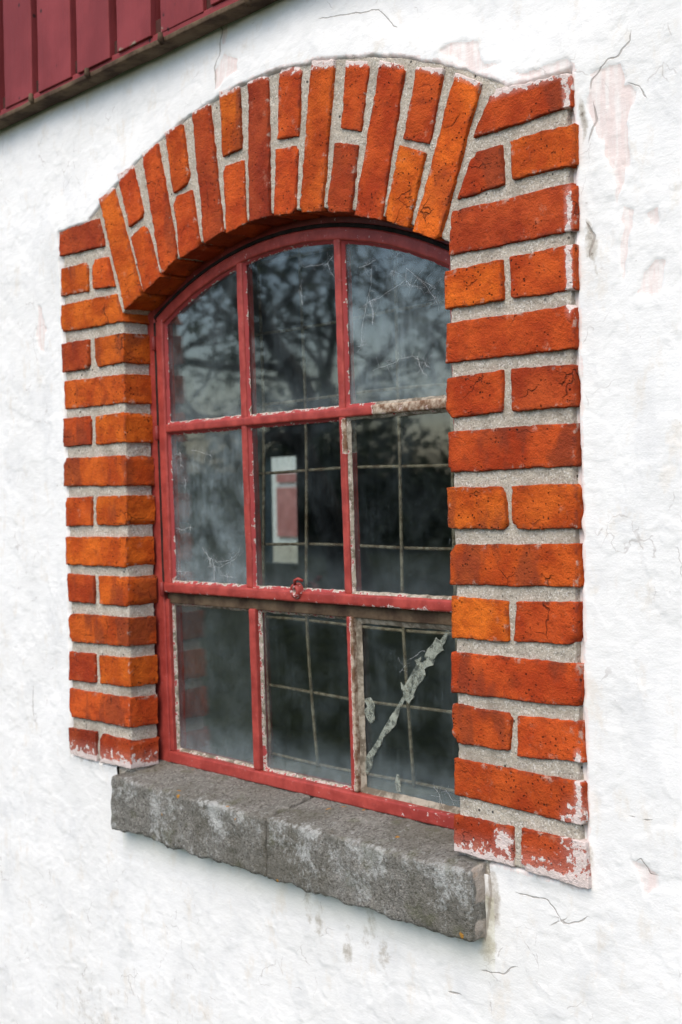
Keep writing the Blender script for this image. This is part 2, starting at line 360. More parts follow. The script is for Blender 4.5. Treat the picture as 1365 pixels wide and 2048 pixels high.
def mat_glass():
    k = NT('dusty_old_glass'); t = k.t
    gen = k.n('ShaderNodeTexCoord').outputs['Generated']; sp = k.n('ShaderNodeSeparateXYZ'); k.set(sp.inputs[0], gen)
    col = k.objcol(); sc = k.n('ShaderNodeSeparateColor'); k.set(sc.inputs[0], col)        # r: overall dust, g: foot dust
    bx = k.math('MINIMUM', sp.outputs[0], k.math('SUBTRACT', 1.0, sp.outputs[0]))
    cloud = k.noise(13, 5, .62, k.warp(.05, 12)); streak = k.noise(1, 5, .7, k.map(k.warp(.01, 40), (130, 130, 10)))
    d = k.math('MULTIPLY', k.ramp(cloud, .36, .76, .08, 1.0), k.ramp(streak, .3, .75, .45, 1.0))
    d = k.math('MULTIPLY', d, sc.outputs[0])
    foot = k.math('MULTIPLY', k.ramp(sp.outputs[2], .3, .0), k.ramp(k.noise(30, 4), .25, .7, .3, 1.0))
    d = k.math('ADD', d, k.math('MULTIPLY', foot, sc.outputs[1]))
    side = k.math('MULTIPLY', k.ramp(bx, .09, .0), k.ramp(cloud, .3, .7)); d = k.math('ADD', d, k.math('MULTIPLY', side, .12))
    head = k.math('MULTIPLY', k.ramp(sp.outputs[2], .9, 1.0), k.ramp(cloud, .3, .7)); d = k.math('ADD', d, k.math('MULTIPLY', head, .14))
    sk = k.math('MULTIPLY', k.ramp(k.vor(170, vec=k.warp(.008, 80)), .13, .04), k.ramp(k.noise(20, 2), .48, .62)); d = k.math('ADD', d, k.math('MULTIPLY', sk, .45))
    dr = k.ramp(k.noise(1, 3, .6, k.map(k.warp(.012, 60), (210, 210, 26), (3, 0, 8))), .73, .78); d = k.math('ADD', d, k.math('MULTIPLY', dr, .3))
    d = k.math('MINIMUM', k.math('MULTIPLY', d, .42), .5)
    fr = k.n('ShaderNodeFresnel'); bf = k.n('ShaderNodeNewGeometry').outputs['Backfacing']
    k.set(fr.inputs['IOR'], k.math('ADD', 1.85, k.math('MULTIPLY', bf, 1/1.85-1.85)))      # same reflectance from both sides of the pane
    wave = k.bump(k.noise(7, 1, .4), .0035, .07)
    k.set(fr.inputs['Normal'], wave)
    tr = k.n('ShaderNodeBsdfTransparent'); tr.inputs[0].default_value = (.93, .97, .96, 1)
    gl = k.n('ShaderNodeBsdfGlossy'); gl.inputs['Roughness'].default_value = .025; k.set(gl.inputs['Normal'], wave)
    m1 = k.n('ShaderNodeMixShader'); k.set(m1.inputs[0], fr.outputs[0]); k.set(m1.inputs[1], tr.outputs[0]); k.set(m1.inputs[2], gl.outputs[0])
    df = k.n('ShaderNodeBsdfDiffuse'); df.inputs[0].default_value = (.40, .48, .52, 1)
    m2 = k.n('ShaderNodeMixShader'); k.set(m2.inputs[0], d); k.set(m2.inputs[1], m1.outputs[0]); k.set(m2.inputs[2], df.outputs[0])
    k.t.links.new(m2.outputs[0], k.out.inputs[0]); return k.m
def mat_simple(name, a, b, scale=20, rough=.85, bump=.002, bscale=None, mapping=(1, 1, 1), spec=.2):
    k = NT(name); v = k.map(None, mapping)
    return k.fin(k.mix(k.ramp(k.noise(scale, 5, .65, v), .32, .68), a, b), rough, k.bump(k.noise(bscale or scale*4, 4, .7, v), bump, .8), spec)
def mat_board():
    k = NT('red_board_paint')
    g = k.noise(1, 5, .7, k.map(None, (160, 160, 7))); a = k.noise(6, 4)
    c = k.mix(k.ramp(a, .35, .65), (.19, .027, .03), (.265, .042, .046)); c = k.mix(k.ramp(g, .55, .8, 0, .5), c, (.12, .02, .02))
    kn = k.math('MULTIPLY', k.ramp(k.vor(24), .12, .06), k.ramp(k.noise(9, 2, .5, k.map(None, (1, 1, 1), (6, 2, 2))), .5, .56)); c = k.mix(kn, c, (.04, .012, .012))
    wr = k.math('ADD', k.attr('wear'), k.math('MULTIPLY', k.math('SUBTRACT', k.noise(40, 5, .7), .5), 1.8))
    c = k.mix(k.ramp(wr, .6, .8), c, (.3, .25, .19))
    return k.fin(c, .7, k.bump(g, .002, .7), .3)

MB, MM, MP, MS = mat_brick(), mat_mortar(), mat_plaster(), mat_sill()
MR, MPU, MG, MBD = mat_paint(), mat_putty(), mat_glass(), mat_board()
MWOOD = mat_simple('weathered_batten', (.055, .033, .022), (.15, .105, .066), 18, .9, .003, None, (1, 1, 1))
MGAP = mat_simple('dark_underboard', (.035, .014, .012), (.08, .03, .025), 25)
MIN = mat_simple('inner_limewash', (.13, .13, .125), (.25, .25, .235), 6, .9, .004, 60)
MRUST = mat_simple('rusted_iron', (.16, .1, .06), (.42, .34, .25), 70, .85, .002)
MWEB = mat_simple('spider_silk', (.7, .72, .74), (.82, .84, .85), 60)
def mat_smear():
    k = NT('glazing_putty_smear'); m = k.fin(k.mix(k.noise(45, 5, .7), (.24, .27, .23), (.44, .47, .4)), .7, k.bump(k.noise(160, 4, .7), .002, .8), .3)
    tr = k.n('ShaderNodeBsdfTransparent'); mx = k.n('ShaderNodeMixShader'); k.set(mx.inputs[0], k.ramp(k.noise(45, 6, .75), .36, .62, .12, .85))
    k.set(mx.inputs[1], tr.outputs[0]); k.set(mx.inputs[2], k.b.outputs[0]); k.t.links.new(mx.outputs[0], k.out.inputs[0]); return m
MSMEAR = mat_smear()
MGRASS = mat_simple('short_grass', (.018, .03, .009), (.05, .065, .02), 3, .95, .03, 40)
MBARK = mat_simple('bark', (.03, .025, .02), (.085, .07, .055), 9, .95, .02, 30)
MLEAF = mat_simple('foliage', (.02, .04, .012), (.06, .085, .03), 2.5, .7, .001)
MFLOOR = mat_simple('earth_floor', (.05, .045, .04), (.11, .1, .085), 4)
MROOF = mat_simple('roof_tile', (.16, .05, .03), (.3, .1, .06), 5)
MGATE = mat_simple('hazed_red_boards', (.42, .16, .15), (.55, .25, .24), 4)  # red paled so the colour carries the haze of the dusty panes
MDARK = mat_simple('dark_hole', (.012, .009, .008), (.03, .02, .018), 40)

# ------------------------------------------------------------------ ground
GZ = -1.55
gme = mesh_py('ground', [(-400, -400, GZ), (400, -400, GZ), (400, 400, GZ), (-400, 400, GZ)], [(0, 1, 2, 3)])
link('ground', gme, MGRASS, kind='structure')

# ------------------------------------------------------------------ the barn
barn = link('barn', None, label='white plastered barn with an arched window set in an orange brick surround', cat='barn')
barn.location = (0, 0, 0)
HW = 0.4227; BW = 0.228                                # half width of the opening, width of the brick jambs
CIZ, RI = -0.427, 0.8878                               # intrados
CEZ, RE = -0.398, 1.0896                               # extrados
SPR = CIZ+math.sqrt(RI**2-HW**2)
ZT, ZB = 0.546, -0.503                                 # top and foot of the jambs

def sd_surround(x, z):
    dx = np.abs(np.abs(x)-(HW+BW/2))-BW/2; dz = np.abs(z-(ZT+ZB)/2)-(ZT-ZB)/2
    d1 = np.minimum(np.maximum(dx, dz), 0)+np.hypot(np.maximum(dx, 0), np.maximum(dz, 0))
    rr = np.hypot(x, z-CEZ); ang = np.arctan2(np.abs(x), z-CEZ)
    d2 = np.maximum(rr-RE, np.maximum((ang-.515)*rr, .36-z))
    return np.minimum(d1, d2)
def polydist(x, z, pts):
    d = np.full(x.shape, 9.0)
    for (ax, az), (bx, bz) in zip(pts[:-1], pts[1:]):
        vx, vz = bx-ax, bz-az; t = np.clip(((x-ax)*vx+(z-az)*vz)/(vx*vx+vz*vz+1e-12), 0, 1)
        d = np.minimum(d, np.hypot(x-ax-t*vx, z-az-t*vz))
    return d
def inpoly(x, z, pts):
    r = np.zeros(x.shape, bool); n = len(pts)
    for i in range(n):
        (ax, az), (bx, bz) = pts[i], pts[(i+1) % n]
        c = ((az > z) != (bz > z)) & (x < (bx-ax)*(z-az)/(bz-az+1e-12)+ax); r ^= c
    return r
def soft_poly(x, z, pts, w):
    d = polydist(x, z, pts+[pts[0]]); i = inpoly(x, z, pts)
    return sstep(-w, w, np.where(i, d, -d))

# plaster: one sheet with real relief, finer towards the camera
def graded(a, b, s0, s1):
    xs = [a]
    while xs[-1] < b: xs.append(xs[-1]+s0+(s1-s0)*(xs[-1]-a)/(b-a))
    return np.array(xs)
gx = graded(-1.25, 1.02, .0042, .0020); gz = np.linspace(-1.28, 1.16, 860)
X, Z = np.meshgrid(gx, gz, indexing='xy'); X = X.ravel(); Z = Z.ravel()
sd = sd_surround(X, Z)
edge_n = .0035*fbm2(X, Z, .018, 3, 5)+.002*fbm2(X, Z, .05, 2, 9)
y = .0085+.0030*fbm2(X, Z, .34, 2, 11)+.0014*fbm2(X, Z, .09, 3, 12)+.0006*fbm2(X*.55+Z*.2, Z, .03, 3, 13)
# layers of old lime coats: flat plates with small steps
for i, (sz, th_, am) in enumerate(((.11, .12, .0006), (.07, .2, .0005), (.16, -.05, .0005), (.05, .28, .0004))):
    f = fbm2(X+.02*fbm2(X, Z, .05, 2, 90+i), Z, sz, 4, 20+7*i); y -= am*sstep(th_-.012, th_+.012, f)
y += .0005*np.abs(fbm2(X*.8+Z*.5, (Z-X*.45)*3.2, .05, 3, 77))
over = sstep(-.01, .03, (Z-.50))*sstep(.10, .0, sd)     # lip of plaster lapping onto the arch
topside = sstep(.42, .55, Z)
lip = topside*(.0065*sstep(.09, .01, sd))+(1-topside)*.0015*sstep(.02, 0, sd)
y -= lip
left = sstep(-.55, -.66, X); y -= .004*left*sstep(.12, .0, sd)
inside = sstep(.003, -.005, sd+edge_n); y = y*(1-inside)+.016*inside
def wl(pts, Y=.01): return [PX(a, b, Y) for a, b in pts]
pink = np.zeros_like(X); crackd = np.full_like(X, .05); crackw = np.zeros_like(X); dirt = np.zeros_like(X); moss = np.zeros_like(X)
wx = X+.016*fbm2(X, Z, .045, 4, 201); wz = Z+.016*fbm2(X, Z, .045, 4, 202)
for pts in ([(1187,190),(1192,160),(1222,125),(1245,118),(1252,150),(1250,170),(1278,190),(1262,250),(1255,330),(1238,395),(1212,300),(1196,240)],
            [(1268,590),(1280,540),(1300,515),(1335,522),(1330,550),(1300,578)],
            [(1270,1722),(1292,1722),(1320,1755),(1318,1780),(1290,1790),(1283,1760)],
            [(78,615),(88,615),(93,660),(92,700),(80,695)],
            [(440,150),(452,115),(482,120),(486,140),(465,160),(452,178),(440,185)],
            [(443,45),(455,40),(452,95),(444,100)],
            [(1290,415),(1310,405),(1312,440),(1295,450)], [(1245,430),(1256,400),(1270,410),(1258,470),(1245,560),(1238,520)],
            [(880,90),(960,80),(1000,130),(940,140),(890,110)], [(1020,150),(1140,120),(1165,150),(1060,150)]):
    m = soft_poly(wx, wz, wl(pts), .0035); pink = np.maximum(pink, m)
y += .0019*pink
for pts, wd in (([(1185,185),(1190,160),(1222,120),(1235,112),(1260,85),(1262,60)], .0022),
                ([(438,30),(446,60),(442,110),(437,140),(440,180)], .003), ([(1250,168),(1280,172),(1300,200)], .0018),
                ([(980,1735),(984,1790),(978,1850),(972,1885)], .005), ([(1100,1850),(1135,1835),(1140,1828)], .0015), ([(1120,1842),(1160,1845),(1180,1830)], .0015),
                ([(1178,290),(1195,240),(1190,200)], .003), ([(1172,440),(1188,470),(1180,520)], .004),
                ([(1030,1785),(1100,1800),(1130,1842)], .0012), ([(640,38),(760,20),(800,60)], .0012), ([(960,1935),(1010,1950),(1040,1930)], .0015),
                ([(1255,1630),(1275,1636)], .003), ([(1290,1642),(1308,1638)], .003), ([(1270,1722),(1285,1716),(1300,1745),(1318,1750)], .002),
                ([(68,1370),(66,1400),(70,1440)], .003), ([(176,1380),(180,1420),(186,1450)], .002), ([(900,1985),(930,1990)], .003)):
    pw = wl(pts); best = np.full(X.shape, 9.0); sg = np.ones_like(X); en = np.zeros_like(X)
    qx = X+.004*fbm2(X, Z, .02, 3, 61); qz = Z+.004*fbm2(X, Z, .02, 3, 62); box = (X > min(p[0] for p in pw)-.03) & (X < max(p[0] for p in pw)+.03) & (Z > min(p[1] for p in pw)-.03) & (Z < max(p[1] for p in pw)+.03)
    ii = np.nonzero(box)[0]; qx, qz = qx[ii], qz[ii]; best = best[ii]; sg = sg[ii]; en = en[ii]; acc = 0.0
    tot = sum(math.dist(p, q) for p, q in zip(pw[:-1], pw[1:]))
    for (ax, az), (bx, bz) in zip(pw[:-1], pw[1:]):
        vx, vz = bx-ax, bz-az; Ls = math.hypot(vx, vz); tt = np.clip(((qx-ax)*vx+(qz-az)*vz)/(Ls*Ls), 0, 1)
        d = np.hypot(qx-ax-tt*vx, qz-az-tt*vz); m = d < best
        best = np.where(m, d, best); sg = np.where(m, np.sign((qx-ax)*vz-(qz-az)*vx), sg); al = acc+tt*Ls
        en = np.where(m, np.minimum(al, tot-al), en); acc += Ls
    m = best < np.abs(crackd[ii]); wv_ = max(wd, .0018)*.75*sstep(-.002, .014, en)*(best < .014)*(en > 1e-6)
    crackd[ii[m]] = (best*sg)[m]; crackw[ii[m]] = wv_[m]
# pink line where the surround's right side meets the plaster
rs = sstep(.055, .0, np.abs(X-(HW+BW+.008)))*(X > HW)*sstep(.035, -.01, X-(HW+BW))
pink = np.maximum(pink, .62*sstep(.016, .002, sd)*(sd > -.01)*((X > .3) | ((Z > .55) & (X > -.1))))
# dirt: below the sill, at its right end, along the foot of the right jamb, at the roof strip
sl0, sl1 = -.47, .49
u = np.clip((X-sl0)/(sl1-sl0), 0, 1); below = (X > sl0)*(X < sl1)*sstep(-.70, -.615, Z)*(Z < -.55)
moss = np.maximum(moss, below*.9)
dirt = np.maximum(dirt, .5*(X > sl0)*(X < sl1)*sstep(-.645, -.618, Z)*(Z < -.55))
dirt = np.maximum(dirt, .8*sstep(.024, .005, np.hypot((X-.488)*1.0, (Z+.56)*.28)))
dirt = np.maximum(dirt, .8*sstep(.026, .006, np.hypot((X-.475)*.8, (Z+.622)*.6)))
dirt = np.maximum(dirt, .55*sstep(.025, .0, sd)*(Z < -.45)*(Z > -.54)*(sd > -.005))
dirt = np.maximum(dirt, .42*sstep(.80, .83, Z))
dirt = np.maximum(dirt, .75*soft_poly(wx, wz, wl([(1168,195),(1186,200),(1190,240),(1180,300),(1172,300)]), .008))
dirt = np.maximum(dirt, .8*soft_poly(wx, wz, wl([(1170,445),(1190,450),(1194,500),(1186,550),(1172,520)]), .008))
dirt = np.maximum(dirt, .42*sstep(-.55, -1.1, Z)*sstep(-.1, .5, fbm2(X, Z, .2, 4, 301)))
for a, b in ((745,1850),(770,1910),(620,1820),(735,1870),(700,1900),(640,1860)):
    cx_, cz_ = PX(a, b, .01); dirt = np.maximum(dirt, .6*sstep(.03, .004, np.hypot((X-cx_)*1.2, (Z-cz_)*.45)))
V = np.stack([X, y, Z], -1); nx, nz = len(gx), len(gz)
idx = np.arange(nx*nz).reshape(nz, nx)
Fq = np.stack([idx[:-1, :-1].ravel(), idx[:-1, 1:].ravel(), idx[1:, 1:].ravel(), idx[1:, :-1].ravel()], -1)
cx_ = X[Fq].mean(1); cz_ = Z[Fq].mean(1)
opening = (np.abs(cx_) < HW+.06) & (cz_ > ZB-.02) & (np.hypot(cx_, cz_-CIZ) < RI+.08)
Fq = Fq[~opening]
used = np.unique(Fq); remap = -np.ones(len(X), np.int64); remap[used] = np.arange(len(used)); Fq = remap[Fq]
pl = link('plaster', mesh_np('plaster', V[used], Fq, True, dict(pink=pink[used], crackd=crackd[used], crackw=crackw[used], dirt=dirt[used], moss=moss[used])), MP, barn,
     label='flaking whitewashed plaster coat with pinkish bare patches')
# masonry core behind and beyond the plaster, and the rest of the shell
T = .32
def shell(name, parts, mat, par=barn):
    me_parts = []
    for (x0, x1, y0, y1, z0, z1) in parts:
        Vb = [(x, yy, zz) for x in (x0, x1) for yy in (y0, y1) for zz in (z0, z1)]
        me_parts.append((Vb, [(0, 1, 3, 2), (4, 6, 7, 5), (0, 4, 5, 1), (2, 3, 7, 6), (0, 2, 6, 4), (1, 5, 7, 3)]))
    return link(name, mesh_py(name, *join(me_parts)), mat, par)
WX0, WX1, WTOP = -8.0, 3.2, 1.25
IO = .41
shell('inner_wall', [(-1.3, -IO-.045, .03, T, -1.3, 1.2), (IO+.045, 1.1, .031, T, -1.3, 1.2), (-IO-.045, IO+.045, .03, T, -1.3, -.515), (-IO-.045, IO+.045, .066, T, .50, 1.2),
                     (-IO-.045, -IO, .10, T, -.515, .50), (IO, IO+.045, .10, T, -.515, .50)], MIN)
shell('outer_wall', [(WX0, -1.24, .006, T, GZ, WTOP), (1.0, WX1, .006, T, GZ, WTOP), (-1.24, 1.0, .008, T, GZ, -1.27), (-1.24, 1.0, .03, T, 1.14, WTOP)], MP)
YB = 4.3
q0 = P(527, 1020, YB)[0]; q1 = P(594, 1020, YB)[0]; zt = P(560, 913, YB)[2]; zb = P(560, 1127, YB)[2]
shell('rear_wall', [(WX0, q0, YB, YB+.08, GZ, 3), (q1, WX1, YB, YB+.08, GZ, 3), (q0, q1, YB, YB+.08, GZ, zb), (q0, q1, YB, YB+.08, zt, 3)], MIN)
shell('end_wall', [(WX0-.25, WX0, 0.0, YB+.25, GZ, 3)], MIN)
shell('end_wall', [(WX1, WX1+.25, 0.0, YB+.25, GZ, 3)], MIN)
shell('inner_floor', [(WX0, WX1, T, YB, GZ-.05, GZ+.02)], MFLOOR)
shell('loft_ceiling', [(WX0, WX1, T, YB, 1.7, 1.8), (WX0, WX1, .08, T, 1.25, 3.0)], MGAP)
rp = link('rear_haze_pane', box_mesh('rear_haze_pane', q0-.02, q1+.02, YB+.03, YB+.033, zb-.02, zt+.02), MG, barn); rp.color = (.25, .3, 0, 1)  # dusty pane added to haze the view through the far opening
rf = mesh_py('roof', [(WX0-.5, -.4, 2.75), (WX1+.5, -.4, 2.75), (WX1+.5, 2.2, 4.9), (WX0-.5, 2.2, 4.9), (WX0-.5, 4.8, 2.75), (WX1+.5, 4.8, 2.75),
                      (WX0-.5, -.4, 2.65), (WX1+.5, -.4, 2.65), (WX1+.5, 4.8, 2.65), (WX0-.5, 4.8, 2.65)],
             [(0, 1, 2, 3), (3, 2, 5, 4), (6, 7, 1, 0), (4, 5, 8, 9), (9, 8, 7, 6), (0, 3, 4, 9, 6), (1, 7, 8, 5, 2)])
link('roof', rf, MROOF, barn)

# ------------------------------------------------------------------ brick surround
sur = link('brick_surround', None, None, barn, label='orange brick jambs and arch framing the window')
O_, S_, D_ = (.61, .115, .014), (.52, .074, .016), (.33, .048, .018)
def tone(t):
    base = {'O': O_, 'S': S_, 'D': D_, 'P': tuple((a+b)/2 for a, b in zip(O_, S_)), 'R': tuple((a+b)/2 for a, b in zip(S_, D_))}[t]
    f = random.uniform(.86, 1.08); return (base[0]*f, base[1]*f*random.uniform(.94, 1.06), base[2]*f, 1)
def paint_val(Vv):
    x, z = Vv[:, 0], Vv[:, 2]; s = sd_surround(x, z); v = np.zeros(len(x))
    top = sstep(-.020, -.001, s)*sstep(-.02, .22, x)*sstep(.5, .56, z); v = np.maximum(v, 1.15*top)
    top2 = sstep(-.008, .0, s)*sstep(.56, .60, z); v = np.maximum(v, .75*top2)
    foot = sstep(ZB+.021, ZB+.003, z); v = np.maximum(v, 1.2*foot)
    foot2 = sstep(ZB+.055, ZB+.01, z); v = np.maximum(v, .42*foot2)
    side = sstep(.634, .645, x)*sstep(.6525, .647, x)*sstep(.0, .3, n2(z/.09+3, z*0, 8)); v = np.maximum(v, .85*side)
    blot = sstep(.028, .004, np.hypot(x-.515, z+.468)); v = np.maximum(v, .8*blot)
    low = sstep(.59, .645, x)*sstep(-.36, -.43, z); v = np.maximum(v, .55*low)
    return v
def brick(q, t, depth, seed, y0=0.0):
    yo = y0+random.uniform(-.0012, .0014)
    Vv, Fb, g, (Lx, H) = slab(q, yo, depth, .0050, random.uniform(.0016, .0027))
    ed = np.sort(np.stack([np.minimum(g[:, 0], Lx-g[:, 0]), np.minimum(g[:, 1], H-g[:, 1]), g[:, 2]], -1), axis=1)[:, 1]
    c = Vv.mean(0)
    Vv = wobble(Vv, .0013, .034, seed*3+100); Vv = wobble(Vv, .0016, .0075, seed*3+400)
    Vv[:, 1] += random.uniform(-.008, .008)*(Vv[:, 0]-c[0])+random.uniform(-.012, .012)*(Vv[:, 2]-c[2])
    # a chipped corner here and there
    for _ in range(2):
        k = random.randrange(4); qc = np.asarray(q[k]); rad = random.uniform(.005, .013)
        if random.random() < .45:
            d = np.hypot(Vv[:, 0]-qc[0], Vv[:, 2]-qc[1]); m = sstep(rad, 0, d)
            Vv[:, 1] += .005*m; Vv[:, 0] += np.sign(c[0]-qc[0])*.0035*m; Vv[:, 2] += np.sign(c[2]-qc[1])*.0035*m
    me = mesh_np('brick', Vv-c, Fb, True, dict(edge=ed, paint=paint_val(Vv)))
    o = link('brick', me, MB, sur); o.location = c; o.color = tone(t); return o
def qpx(q, fix=0): return [PX(a-(fix if i in (1, 2) else 0), b) for i, (a, b) in enumerate(q)]
RQ={1:[[(985,180),(1152,143),(1152,211),(946,275)]],
2:[[(944,305),(1001,287),(1006,370),(911,399)],[(1022,281),(1157,246),(1157,328),(1024,360)]],
3:[[(902,423),(1157,362),(1158,458),(897,512)]],
4:[[(888,542),(1003,519),(1006,600),(892,619)],[(1019,513),(1157,487),(1157,579),(1022,597)]],
5:[[(890,647),(1157,608),(1157,696),(892,726)]],
6:[[(893,756),(1005,739),(1003,824),(896,837)],[(1021,738),(1155,729),(1156,814),(1022,823)]],
7:[[(892,864),(1155,845),(1158,931),(898,945)]],
8:[[(896,975),(1008,973),(1015,1060),(894,1056)],[(1022,972),(1159,967),(1159,1058),(1026,1058)]],
9:[[(899,1089),(1160,1088),(1162,1175),(899,1170)]],
10:[[(900,1192),(1013,1202),(1016,1284),(902,1277)],[(1032,1204),(1160,1204),(1160,1290),(1027,1283)]],
11:[[(903,1304),(1167,1329),(1168,1416),(903,1386)]],
12:[[(903,1407),(1023,1428),(1017,1503),(903,1485)],[(1034,1431),(1166,1444),(1171,1528),(1034,1513)]],
13:[[(905,1516),(1173,1567),(1178,1655),(907,1590)]],
14:[[(911,1630),(1025,1655),(1025,1736),(913,1703)],[(1042,1656),(1176,1685),(1184,1778),(1041,1740)]]}
LQ={1:[[(119,464),(197,436),(209,492),(119,513)]],
2:[[(121,538),(174,522),(174,582),(121,592)],[(185,520),(215,513),(229,572),(186,579)]],
3:[[(123,610),(231,587),(242,644),(123,665)]],
4:[[(125,688),(178,678),(178,736),(125,745)],[(188,676),(242,666),(242,726),(190,735)]],
5:[[(128,763),(247,747),(249,806),(128,819)]],
6:[[(126,837),(180,832),(180,889),(128,894)],[(189,833),(247,823),(248,885),(189,890)]],
7:[[(128,917),(250,910),(251,971),(128,973)]],
8:[[(131,996),(183,994),(183,1051),(132,1053)],[(192,994),(252,991),(253,1050),(193,1051)]],
9:[[(132,1074),(253,1074),(253,1135),(131,1129)]],
10:[[(134,1147),(187,1151),(188,1207),(136,1204)],[(197,1151),(253,1153),(253,1214),(198,1208)]],
11:[[(137,1226),(257,1236),(257,1293),(141,1283)]],
12:[[(139,1303),(190,1308),(191,1367),(138,1360)],[(198,1311),(258,1316),(255,1374),(199,1367)]],
13:[[(139,1377),(258,1396),(258,1455),(138,1433)]],
14:[[(138,1455),(192,1464),(193,1523),(141,1508)],[(200,1466),(260,1481),(261,1538),(200,1525)]]}
AQ=[[[(197,397),(226,374),(284,589),(250,619)]],
[[(235,349),(264,330),(288,431),(258,454)],[(261,474),(290,447),(319,553),(288,586)]],
[[(283,308),(314,285),(355,517),(322,548)]],
[[(329,264),(364,247),(379,363),(346,386)],[(346,397),(382,379),(399,493),(360,517)]],
[[(385,226),(419,208),(445,464),(406,488)]],
[[(438,182),(477,172),(482,297),(445,313)],[(444,333),(485,320),(490,446),(450,468)]],
[[(494,164),(535,149),(539,433),(498,445)]],
[[(556,137),(601,131),(596,272),(554,279)],[(550,297),(594,290),(589,426),(546,433)]],
[[(623,123),(668,119),(643,423),(599,425)]],
[[(691,120),(737,123),(719,264),(680,256)],[(668,285),(715,290),(700,426),(652,426)]],
[[(760,120),(809,131),(760,440),(706,431)]],
[[(834,133),(888,138),(857,287),(806,277)],[(799,290),(850,305),(816,455),(768,441)]],
[[(911,144),(961,164),(878,482),(827,462)]]]

RT = {1: 'S', 2: 'SP', 3: 'R', 4: 'OS', 5: 'S', 6: 'SR', 7: 'S', 8: 'OP', 9: 'P', 10: 'OS', 11: 'S', 12: 'SS', 13: 'S', 14: 'RR'}
LT = {1: 'R', 2: 'OP', 3: 'O', 4: 'RO', 5: 'P', 6: 'SO', 7: 'P', 8: 'PO', 9: 'O', 10: 'SO', 11: 'P', 12: 'RO', 13: 'S', 14: 'DR'}
AT = ['O', 'SP', 'S', 'PS', 'R', 'OS', 'D', 'SS', 'P', 'SR', 'S', 'SO', 'O']
DEP = .0625; sdn = 0
for D_px, TT, right in ((RQ, RT, True), (LQ, LT, False)):
    for c, qs in D_px.items():
        for j, q in enumerate(qs):
            last = right and j == len(qs)-1
            w_ = qpx(q, 7 if last else 0)
            if right and j == 0 and c >= 4: w_[0] = (HW-.001+random.uniform(-.0018, .0018), w_[0][1]); w_[3] = (HW-.001+random.uniform(-.0018, .0018), w_[3][1])
            if not right and j == len(qs)-1 and c >= 3:
                w_[2] = (-HW+.0015+random.uniform(-.0012, .0012), w_[2][1])
                if c > 3: w_[1] = (-HW+.0015+random.uniform(-.0012, .0012), w_[1][1])
            brick(w_, TT[c][j], DEP, sdn, 0.0); sdn += 1
for i, qs in enumerate(AQ):
    for j, q in enumerate(qs):
        brick(qpx(q), AT[i][j], DEP, sdn, 0.0); sdn += 1
# mortar bedding behind the brick faces
def mortar_noise(Vv, front):
    Vv = wobble(Vv, .0015, .02, 900); Vv = wobble(Vv, .0014, .006, 950); return Vv
parts = []; off = 0; VV = []; FF = []
for (x0, x1) in ((-HW-BW+.006, -HW-.0055), (HW+.005, HW+BW-.009)):
    Vv, Fb, g, _ = slab(rect(x0, x1, ZB+.003, ZT-.004), .0056, DEP-.0065, .0042, .003)
    VV.append(mortar_noise(Vv, 0)); FF.append(Fb+off); off += len(Vv)
for (x0, x1) in ((-.485, -.425), (.425, .488)):
    Vv, Fb, g, _ = slab(rect(x0, x1, -.545, ZB+.006), .0115, DEP-.013, .0042, .003)
    VV.append(mortar_noise(Vv, 0)); FF.append(Fb+off); off += len(Vv)
am = .515
Vv, Fb = polar_slab(0, CIZ, RI+.006, RI+.230, -am, am, .0050, DEP-.0065, .0042, .003)
VV.append(mortar_noise(Vv, 0)); FF.append(Fb+off); off += len(Vv)
link('mortar', mesh_np('mortar', np.concatenate(VV), np.concatenate(FF), True), MM, sur, label='sandy pale grey mortar joints between the bricks')

# ------------------------------------------------------------------ sill
sill = link('window_sill', None, None, barn, label='weathered grey concrete sill crusted with lichen')
SY = -.026
def sill_block(x0, x1, seed, pale_end):
    Lx, H, Dp = x1-x0, .098, .105
    g, Fb = rbox(Lx, H, Dp, .0040, .006)
    t = g[:, 2]/Dp; top = g[:, 1]/H
    Vv = np.stack([x0+g[:, 0], SY+g[:, 2], -.612+g[:, 1]+.020*t*top], -1)
    fl = sstep(.02, .0, g[:, 2])
    Vv = wobble(Vv, .004, .05, seed); Vv = wobble(Vv, .0022, .012, seed+20)
    Vv[:, 1] += .0016*fl*np.abs(fbm3(Vv, .006, 2, seed+50))
    bot = sstep(.02, 0, g[:, 1]); Vv[:, 2] += .006*bot*fbm3(Vv, .02, 3, seed+70)
    fr = sstep(.02, .0, g[:, 2])
    lich = .38*sstep(.02, .09, g[:, 1])*sstep(.06, .0, g[:, 2])+.42*fr*sstep(-.35, .35, fbm3(Vv, .09, 3, 5))
    lich = np.where(g[:, 2] > .055, .02, lich); jt = (x1 if x0 < 0 else x0); lich *= 1-.8*sstep(.012, .003, np.abs(Vv[:, 0]-jt))
    pale = np.zeros(len(g))
    if pale_end: pale = sstep(Lx-.006, Lx-.001, g[:, 0])*sstep(.006, .012, g[:, 2])*sstep(-.3, .1, fbm3(Vv, .03, 3, 8))
    link('sill_block', mesh_np('sill_block', Vv, Fb, True, dict(lichen=lich, pale=pale)), MS, sill)
sill_block(-.458, .0180, 41, False); sill_block(.0215, .474, 63, True)

